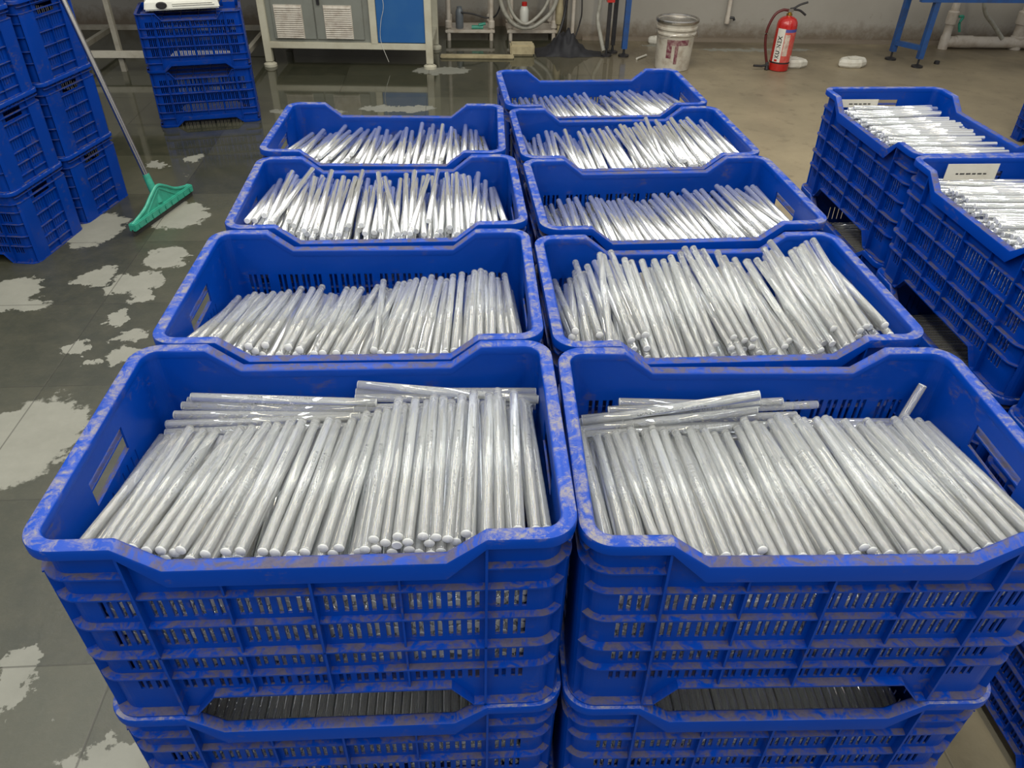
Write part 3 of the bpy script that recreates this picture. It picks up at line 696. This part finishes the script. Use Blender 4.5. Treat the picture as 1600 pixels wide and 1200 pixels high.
# ------------------------------------------------------------------ machine cabinet
t = empty('machine_cabinet', (-.83, 6.34, 0), R_(-3.0))
def mb(): return MB()
x0, x1 = -.615, .625; yF, yB = 0, .62; zb, zt = .135, 1.15
for x in (x0, x1):
    for y in (yF, yB):
        b = MB(); b.box(x-.027, x+.027, y-.027, y+.027, .035, zt); l = b.build('leg', 'cream', t, bevel=.004)
        b = MB(); b.lathe([(.05, 0), (.05, .018), (.03, .03), (.012, .036)], 20, 0, (x, y, 0)); b.build('levelling_foot', 'cream', l, smooth=40)
b = MB(); b.box(x0, x1, -.024, .024, zb, zb+.045); b.box(x0, x1, yB-.024, yB+.024, zb, zb+.045)
for x in (x0, x1): b.box(x-.02, x+.02, 0, yB, zb, zb+.045)
b.box(x0, x1, -.024, .024, zt-.05, zt); b.build('frame_rail', 'cream', t, bevel=.003)
b = MB(); b.box(.185, .235, -.026, .03, zb+.04, zt); b.build('post', 'cream', t, bevel=.003)
b = MB(); b.box(x0+.02, .19, .004, .03, zb+.04, zt-.05); b.box(x0+.02, x1-.02, .03, yB-.02, zb+.02, zt); b.build('housing', 'grey_panel', t)
for xa, xb in ((-.545, -.23), (-.222, .135)):
    b = MB(); b.box(xa, xb, -.010, .004, zb+.065, zt-.07); d = b.build('door', 'grey_panel', t, bevel=.003)
    c = (-.42 if xa < -.5 else -.05); v = MB(); v.box(c-.105, c+.105, -.016, -.010, .205, .44)
    for k in range(15): v.hexa([(c-.10, -.026, .212+k*.0148), (c+.10, -.026, .212+k*.0148), (c+.10, -.014, .214+k*.0148), (c-.10, -.014, .214+k*.0148)], [(c-.10, -.024, .219+k*.0148), (c+.10, -.024, .219+k*.0148), (c+.10, -.014, .224+k*.0148), (c-.10, -.014, .224+k*.0148)])
    v.build('louvre_vent', 'vent', d)
b = MB(); b.box(-.198, -.178, -.026, -.010, .445, .50); b.build('lock', 'black', t)
b = MB(); b.box(.237, x1-.028, -.012, .03, zb+.05, zt-.05); b.build('side_panel', 'blue_panel', t, bevel=.002)
b = MB(); b.tube(spline([(.26, -.03, .62), (.30, -.035, .46), (.27, -.03, .33), (.26, -.03, .20), (.31, -.04, .05)]), .0018, 6); b.build('thin_wire', 'white', t)
tag(t, 'grey and blue machine cabinet on cream legs with louvred doors', 'cabinet')

# ------------------------------------------------------------------ steel frame table behind the scale
t = empty('steel_frame_table', (-2.4, 6.6, 0))
def bar(b, p0, p1, s=.02): b.tube([p0, p1], s*1.25, 4, sq=True)
for x in (-.75, -.10, .82):
    for y in (-.38, .48):
        b = MB(); bar(b, (x, y, 0), (x, y, .80)); b.build('leg', 'dull_steel', t)
b = MB(); bar(b, (-.95, -.40, .125), (.84, -.40, .125), .024); b.build('stretcher', 'pale_bar', t)
b = MB(); bar(b, (-.75, .48, .125), (.82, .48, .125)); b.build('stretcher', 'dull_steel', t)
for x in (-.45, .82): b = MB(); bar(b, (x, -.38, .125), (x, .48, .125)); b.build('stretcher', 'dull_steel', t)
b = MB(); b.box(-.98, .88, -.45, .52, .80, .83); b.build('tabletop', 'dull_steel', t)
tag(t, 'bare steel frame table with low stretchers standing by the left wall', 'table')

# ------------------------------------------------------------------ pipe stands with shelf, bottles, hoses
for (xa, xb, lab) in ((-.06, .31, 'white pipe stand with low shelf next to machine cabinet'), (.48, .86, 'white pipe stand with low shelf beside hanging hoses')):
    t = empty('pipe_shelf_stand', ((xa+xb)/2, 7.35, 0)); cx = (xa+xb)/2
    for x in (xa-cx, xb-cx):
        for y in (-.13, .13):
            b = MB(); b.lathe([(.017, 0), (.017, .10), (.030, .105), (.030, .155), (.019, .165), (.019, .80)], 16, 0, (x, y, 0)); b.build('leg', 'pvc', t, smooth=40)
    b = MB(); b.box(xa-cx-.03, xb-cx+.03, -.15, .15, .062, .086); b.build('shelf', 'pvc', t, bevel=.004)
    b = MB(); b.box(xa-cx-.03, xb-cx+.03, -.15, .15, .80, .82); b.build('top_board', 'pvc', t)
    tag(t, lab, 'stand', 'pipe stands at the back wall')
b = MB(); b.lathe([(.030, 0), (.034, .01), (.034, .13), (.026, .155), (.022, .16), (.022, .175)], 20, 0); o = b.build('bottle', 'grey_bottle', None, smooth=40); o.location = (.035, 7.27, .086)
tag(o, 'grey bottle on the pipe shelf by the cabinet', 'bottle', 'bottles on the pipe shelves')
t = empty('bottle', (.60, 7.27, .086)); b = MB(); b.lathe([(.036, 0), (.040, .01), (.040, .15), (.030, .175), (.020, .185)], 20); b.build('body', 'white', t, smooth=40)
b = MB(); b.lathe([(.023, .183), (.023, .213), (.018, .216)], 20); b.build('cap', 'red', t, smooth=40)
tag(t, 'white bottle with red cap on a pipe shelf', 'bottle', 'bottles on the pipe shelves')
b = MB(); b.tube([(.14, 7.25, .10), (.24, 7.25, .10)], .016, 10); b.tube([(.20, 7.24, .12), (.26, 7.25, .13)], .012, 10); o = b.build('pipe_fitting', 'green'); tag(o, 'small green pipe fittings lying on the pipe shelf', 'fitting')
def hose(name, pts, rad, mat, label, cat='hose', group=None):
    b = MB(); b.tube(spline(pts), rad, 10); o = b.build(name, mat, None, smooth=60); tag(o, label, cat, group); return o
hose('drain_hose', [(.34, 7.14, .80), (.38, 7.14, .36), (.46, 7.13, .19), (.58, 7.12, .125), (.72, 7.13, .16), (.86, 7.14, .33), (.90, 7.14, .80)], .019, 'hose', 'pale hose hanging in a loop before the pipe stand', 'hose')
hose('drain_hose', [(.40, 7.10, .80), (.45, 7.10, .33), (.56, 7.09, .17), (.68, 7.09, .20), (.80, 7.10, .38), (.84, 7.1, .80)], .014, 'hose', 'thin pale hose hanging inside the larger hose loop', 'hose')
hose('black_cable', [(.98, 7.12, .80), (.95, 7.12, .35), (.91, 7.08, .15), (.84, 7.02, .01)], .012, 'black', 'black cable hanging down right of the pipe stands', 'cable')
hose('black_cable', [(1.04, 7.18, .80), (1.09, 7.18, .30), (1.08, 7.18, .15), (1.03, 7.15, .01)], .006, 'black', 'thin black cable curving down beside white pipe', 'cable')
hose('black_cable', [(.05, 7.24, .22), (.15, 7.23, .21), (.28, 7.23, .18), (.36, 7.2, .22), (.40, 7.2, .40), (.40, 7.2, .8)], .007, 'black', 'dark cable sagging across the first pipe stand', 'cable')
b = MB(); b.lathe([(.016, 0), (.016, 1.4)], 12, 0, (1.02, 7.18, 0)); o = b.build('standing_pipe', 'pvc', None, smooth=40); tag(o, 'thin white pipe rising behind the black sheet', 'pipe')
b = MB(); b.lathe([(.030, .14), (.034, .15), (.034, .27), (.030, .28), (.02, .8)], 14, 0, (.90, 7.2, 0)); b.lathe([(.014, 0), (.014, .14)], 12, 0, (.90, 7.2, 0)); o = b.build('filter_pipe', 'yellow_block', None, smooth=40); tag(o, 'cream filter pipe standing by the second pipe stand', 'pipe')
hose('bent_pipe', [(1.215, 6.98, 1.4), (1.215, 6.98, .45), (1.20, 6.97, .24), (1.215, 6.86, .12), (1.235, 6.76, .018)], .017, 'hose', 'grey bent pipe reaching the floor near the posts', 'pipe')
# posts
for x, y, mt, lab, r_ in ((1.245, 6.69, 'black', 'black metal post left of the blue post', .016), (1.315, 6.80, 'black', 'dark metal post between black post and blue post', .018), (1.39, 6.68, 'blue_steel', 'blue metal post on levelling foot by bucket', .024)):
    t = empty('metal_post', (x, y, 0)); b = MB(); b.tube([(0, 0, .06), (0, 0, 1.5)], r_*1.25, 4, sq=True); b.build('upright', mt, t)
    b = MB(); b.lathe([(.045, 0), (.045, .012), (.012, .02), (.008, .06)], 16); b.build('levelling_foot', 'black', t, smooth=40)
    if r_ < .017: b = MB(); b.box(-.03, .03, -.03, .03, .41, .47); b.build('red_clamp', 'red', t)
    tag(t, lab, 'post', 'posts at the back')
# black sheet heap
b = MB(); nx, ny = 40, 14; vs = []
rr = random.Random(5)
for j in range(ny+1):
    for i in range(nx+1):
        u, v = i/nx, j/ny
        h = .135*math.exp(-((u-.46)/.20)**2)*math.sin(math.pi*min(max(v, 0), 1))**.8+.03*math.sin(math.pi*u)*math.sin(math.pi*v)
        h *= 1+.25*math.sin(u*31+v*9)*.5+.12*math.sin(u*57-v*13)
        edge = .07*math.sin(u*9)+.04*math.sin(u*23)
        vs.append((.66+.56*u, 6.66+(v*.26)*(1+.3*math.sin(u*5))+edge*.2-.02, max(h, 0)+.004))
k = len(vs); vs += [(x, y, max(z-.004, .0005)) for x, y, z in vs]
fs = []
for j in range(ny):
    for i in range(nx):
        a = j*(nx+1)+i; fs += [(a, a+1, a+nx+2, a+nx+1), (k+a, k+a+nx+1, k+a+nx+2, k+a+1)]
bd = [i for i in range(nx)]+[j*(nx+1)+nx for j in range(ny)]+[ny*(nx+1)+i for i in range(nx, 0, -1)]+[j*(nx+1) for j in range(ny, 0, -1)]
for q in range(len(bd)): a, c = bd[q], bd[(q+1) % len(bd)]; fs.append((a, k+a, k+c, c))
b.add(vs, fs); o = b.build('crumpled_sheet', 'cloth', None, smooth=70); tag(o, 'crumpled black sheet heaped on the wet floor', 'sheet')
b = MB(); b.box(-.10, .10, -.07, .07, 0, .085); o = b.build('cream_block', 'yellow_block', None, bevel=.012); o.location = (.545, 6.75, 0); tag(o, 'cream coloured block on the wet floor beside black sheet', 'block')
b = MB(); b.box(-.30, .30, -.035, .035, 0, .022); o = b.build('wooden_strip', 'yellow_block', None, bevel=.006); o.location = (.17, 6.62, 0); o.rotation_euler.z = R_(-2); tag(o, 'dull strip of board lying flat before the pipe stands', 'board')
b = MB(); b.tube([(-.07, -.03, .009), (.07, .03, .009)], .009, 8); o = b.build('broken_stick', 'foam', None); o.location = (1.53, 6.62, 0); o.rotation_euler.z = R_(25); tag(o, 'short pale stick lying on the floor near bucket', 'stick')
# white lumps
def lump(name, x, y, sx, sy, sz, seed, lab, grp=None):
    rr = random.Random(seed); b = MB(); n = 8; pr_ = [(.86, 0), (1.0, .25), (1.0, .7), (.86, 1.0)]; vs = []; fs = []
    jit = [rr.uniform(.85, 1.12) for _ in range(n)]
    for q, zf in pr_:
        for j in range(n): a = 2*math.pi*(j+.5)/n; vs.append((sx*q*math.cos(a)*jit[j], sy*q*math.sin(a)*jit[j], sz*zf+(rr.uniform(-.004, .004) if zf else 0)))
    for i in range(3):
        for j in range(n): fs.append((i*n+j, i*n+(j+1) % n, (i+1)*n+(j+1) % n, (i+1)*n+j))
    fs += [tuple(range(n-1, -1, -1)), tuple(3*n+j for j in range(n))]
    b.add(vs, fs); b.box(-sx*.35, sx*.30, -sy*.4, sy*.4, sz*.95, sz*1.12)
    o = b.build(name, 'foam', None, bevel=.004); o.location = (x, y, 0); tag(o, lab, 'box', grp); return o
lump('foam_box', 2.715, 6.36, .115, .07, .065, 1, 'white foam box on floor just right of fire extinguisher')
lump('foam_box', 3.215, 6.37, .125, .075, .065, 2, 'white foam box on floor between extinguisher and blue table')
lump('foam_piece', 1.76, 7.12, .075, .05, .055, 3, 'white foam piece against the wall behind bucket')
b = MB(); b.lathe([(.022, 0), (.022, .02), (.016, .026)], 16); o = b.build('bottle_cap', 'black', None, smooth=40); o.location = (3.98, 6.45, 0); tag(o, 'small black stopper lying right of the blue table leg', 'bottlecap')  # loose black bottle cap on the floor

# ------------------------------------------------------------------ bucket
t = empty('paint_bucket', (1.715, 6.33, 0))
b = MB(); b.lathe([(.128, 0), (.133, .004), (.145, .24), (.1465, .255), (.156, .262), (.156, .272), (.148, .280), (.149, .295), (.160, .300), (.160, .312), (.151, .318), (.153, .345), (.159, .350), (.161, .362), (.154, .364), (.148, .350), (.142, .20), (.128, .02), (.02, .015), (0, .015)], 48)
b.build('pail', 'bucket', t, smooth=35)
b = MB(); b.lathe([(.1635, .345), (.166, .350), (.166, .363), (.160, .369), (.152, .367), (.150, .352)], 48); b.build('metal_rim', 'steel', t, smooth=40)
b = MB(); b.lathe([(.1475, .345), (.1405, .2), (.1265, .03), (0.001, .022)], 40); b.build('lining', 'bucket_in', t, smooth=40)
b = MB(); n = 20
def curved(b, a0, a1, z0, z1, r0, r1, n=14, mi=0):
    vs = []; fs = []
    for i in range(n+1):
        a = R_(lerp(a0, a1, i/n)); vs += [(r0*math.cos(a), r0*math.sin(a), z0), (r1*math.cos(a), r1*math.sin(a), z1)]
    for i in range(n): fs.append((2*i, 2*i+2, 2*i+3, 2*i+1))
    b.add(vs, fs, mi)
curved(b, -128, -60, .195, .235, .1445, .1463); curved(b, -128, -112, .10, .235, .1400, .1463); curved(b, -102, -92, .06, .2, .1385, .1448)
b.build('faded_print', 'bucket_print', t)
b = MB(); b.tube(spline([(-.163, 0, .30), (-.150, -.10, .24), (-.06, -.168, .275), (.06, -.170, .282), (.150, -.10, .25), (.163, 0, .30)]), .0025, 6); b.build('wire_handle', 'steel', t)
tag(t, 'stained white paint bucket with purple print and metal rim', 'bucket')

# ------------------------------------------------------------------ fire extinguisher
t = empty('fire_extinguisher', (2.565, 6.27, 0))
b = MB(); b.lathe([(.066, 0), (.075, .006), (.0775, .02), (.0775, .335), (.074, .357), (.060, .378), (.040, .390), (.022, .395), (.02, .402)], 40); b.build('cylinder', 'red', t, smooth=40)
b = MB(); b.lathe([(.022, .400), (.022, .412), (.014, .415), (.014, .425)], 20); b.build('neck', 'brass', t, smooth=40)
b = MB(); b.box(-.016, .022, -.014, .014, .423, .446); b.build('valve', 'steel', t, bevel=.003)
b = MB(); b.tube(spline([(.0, 0, .445), (.03, 0, .452), (.07, -.0, .475), (.125, 0, .492)]), .008, 8); b.build('squeeze_lever', 'black', t, smooth=40)
b = MB(); b.tube(spline([(.0, 0, .442), (.04, 0, .440), (.08, 0, .432), (.128, 0, .402)]), .008, 8); b.build('carry_handle', 'black', t, smooth=40)
b = MB(); b.tube(spline([(-.015, 0, .435), (-.06, 0, .436), (-.115, 0, .40), (-.15, 0, .30), (-.145, 0, .20), (-.118, 0, .10), (-.10, 0, .05)]), .010, 10); b.build('hose', 'maroon', t, smooth=60)
b = MB(); b.tube([(-.10, 0, .060), (-.095, -.01, .004)], .014, 12, radii=[.011, .018]); b.tube([(-.09, -.01, .04), (-.14, -.01, .030), (-.21, -.02, .036)], .009, 8); b.build('nozzle', 'black', t, smooth=40)
b = MB(); b.lathe([(.0790, .060), (.0790, .070)], 40); b.build('band', 'black', t)
RB = .0784
lb = MB(); curved(lb, -158, -112, .072, .315, RB, RB, mi=0); curved(lb, -112, -10, .072, .290, RB, RB, mi=1); curved(lb, -112, -10, .290, .312, RB, RB, mi=2); curved(lb, -44, -12, .072, .118, RB+.0003, RB+.0003, mi=0)
lb.build('label', ['label_white', 'label_red', 'label_blue'], t)
lb = MB(); curved(lb, -108, -80, .12, .275, RB+.0003, RB+.0003)
lb.build('label_picture', 'label_pale', t)
cu = bpy.data.curves.new('lettering', 'FONT'); cu.body = 'KUINEX'; cu.size = .052; cu.offset = .0016; cu.space_character = 1.18
to = bpy.data.objects.new('lettering_source', cu); COL.objects.link(to)
bpy.context.view_layer.update()
dg = bpy.context.evaluated_depsgraph_get(); tm = bpy.data.meshes.new_from_object(to.evaluated_get(dg))
bm = bmesh.new(); bm.from_mesh(tm)
wx = max(v.co.x for v in bm.verts); sc = .165/wx
for v in bm.verts:
    z = .098+v.co.x*sc; a = R_(-124)-v.co.y*.85/RB
    v.co = Vector(((RB+.0008)*math.cos(a), (RB+.0008)*math.sin(a), z))
bm.to_mesh(tm); bm.free(); bpy.data.objects.remove(to); tm.materials.clear(); tm.materials.append(M['ink'])
o = bpy.data.objects.new('lettering', tm); COL.objects.link(o); o.parent = t
b = MB(); curved(b, -146, -128, .076, .092, RB+.0005, RB+.0005, 6); b.build('emblem', 'red', t)
tag(t, 'red fire extinguisher with black hose standing on the floor', 'fire extinguisher')

# ------------------------------------------------------------------ wall tap, right-hand pipes, blue table
t = empty('wall_tap', (2.385, 7.17, .155)); b = MB(); b.tube([(0, 0, 0), (0, 0, .05), (0, 0, .09), (0, 0, 1.0)], .02, 14, radii=[.020, .022, .017, .014]); b.build('pipe', 'pvc', t, smooth=40)
b = MB(); b.tube([(.015, -.01, .05), (.045, -.02, .05), (.055, -.02, .03)], .011, 8); b.build('lever', 'black', t)
tag(t, 'white pipe tap hanging down the back wall above bucket', 'tap')
t = empty('drain_piping', (4.3, 6.97, 0)); 
b = MB(); b.tube([(0, 0, .055), (1.9, -.08, .055)], .047, 18); b.tube([(.62, -.01, .055), (.78, -.015, .055)], .055, 18); b.tube([(.10, 0, .055), (.25, -.005, .055)], .052, 18); b.build('floor_pipe', 'pvc', t, smooth=40)
for x, rr_, hm in ((.0, .040, 'green'), (.66, .055, 'blue_steel')):
    b = MB(); b.tube([(x, -.01, .0), (x, -.01, .10), (x, -.01, .11), (x, -.01, .20), (x, -.01, .205), (x, -.01, .30), (x, -.01, .31), (x, -.01, .60)], rr_, 18, radii=[rr_, rr_*1.05, rr_*.88, rr_*.85, rr_*1.15, rr_*1.15, rr_*.8, rr_*.75]); v = b.build('riser', 'pvc', t, smooth=40)
    b = MB(); b.tube(spline([(x+rr_*.8, -.05, .27), (x+rr_+.025, -.06, .27), (x+rr_+.010, -.06, .22), (x+rr_+.035, -.06, .15)]), .011, 8); b.build('valve_handle', hm, v)
tag(t, 'white drain pipes with two valves along the right wall', 'pipes')
hose('drain_hose', [(4.42, 6.86, .60), (4.50, 6.86, .34), (4.62, 6.85, .22), (4.74, 6.84, .11)], .018, 'hose', 'pale hose slanting down between the two valve risers', 'hose')
t = empty('blue_steel_table', (3.70, 6.47, 0), 0)
for x, y in ((-.05, .12), (.06, -.12), (1.75, .12), (1.86, -.12)):
    b = MB(); b.tube([(x, y, .065), (x, y, .485)], .030, 4, sq=True); l = b.build('leg', 'blue_steel', t)
    b = MB(); b.lathe([(.045, 0), (.045, .012), (.02, .02), (.008, .024), (.008, .068)], 16, 0, (x, y, 0)); b.build('levelling_foot', 'black', l, smooth=40)
for dx in (0, 1.8): b = MB(); b.tube([(-.05+dx, .12, .135), (.06+dx, -.12, .145)], .026, 4, sq=True); b.build('cross_bar', 'blue_steel', t)
b = MB(); b.box(-.08, 1.9, -.145, -.105, .485, .525); b.box(-.09, 1.9, .10, .14, .485, .525); b.build('frame_rail', 'blue_steel', t)
b = MB(); b.box(-.10, 1.92, -.15, .15, .525, .545); b.build('tabletop', 'blue_steel', t)
tag(t, 'low blue steel table with levelling feet near the wall', 'table')
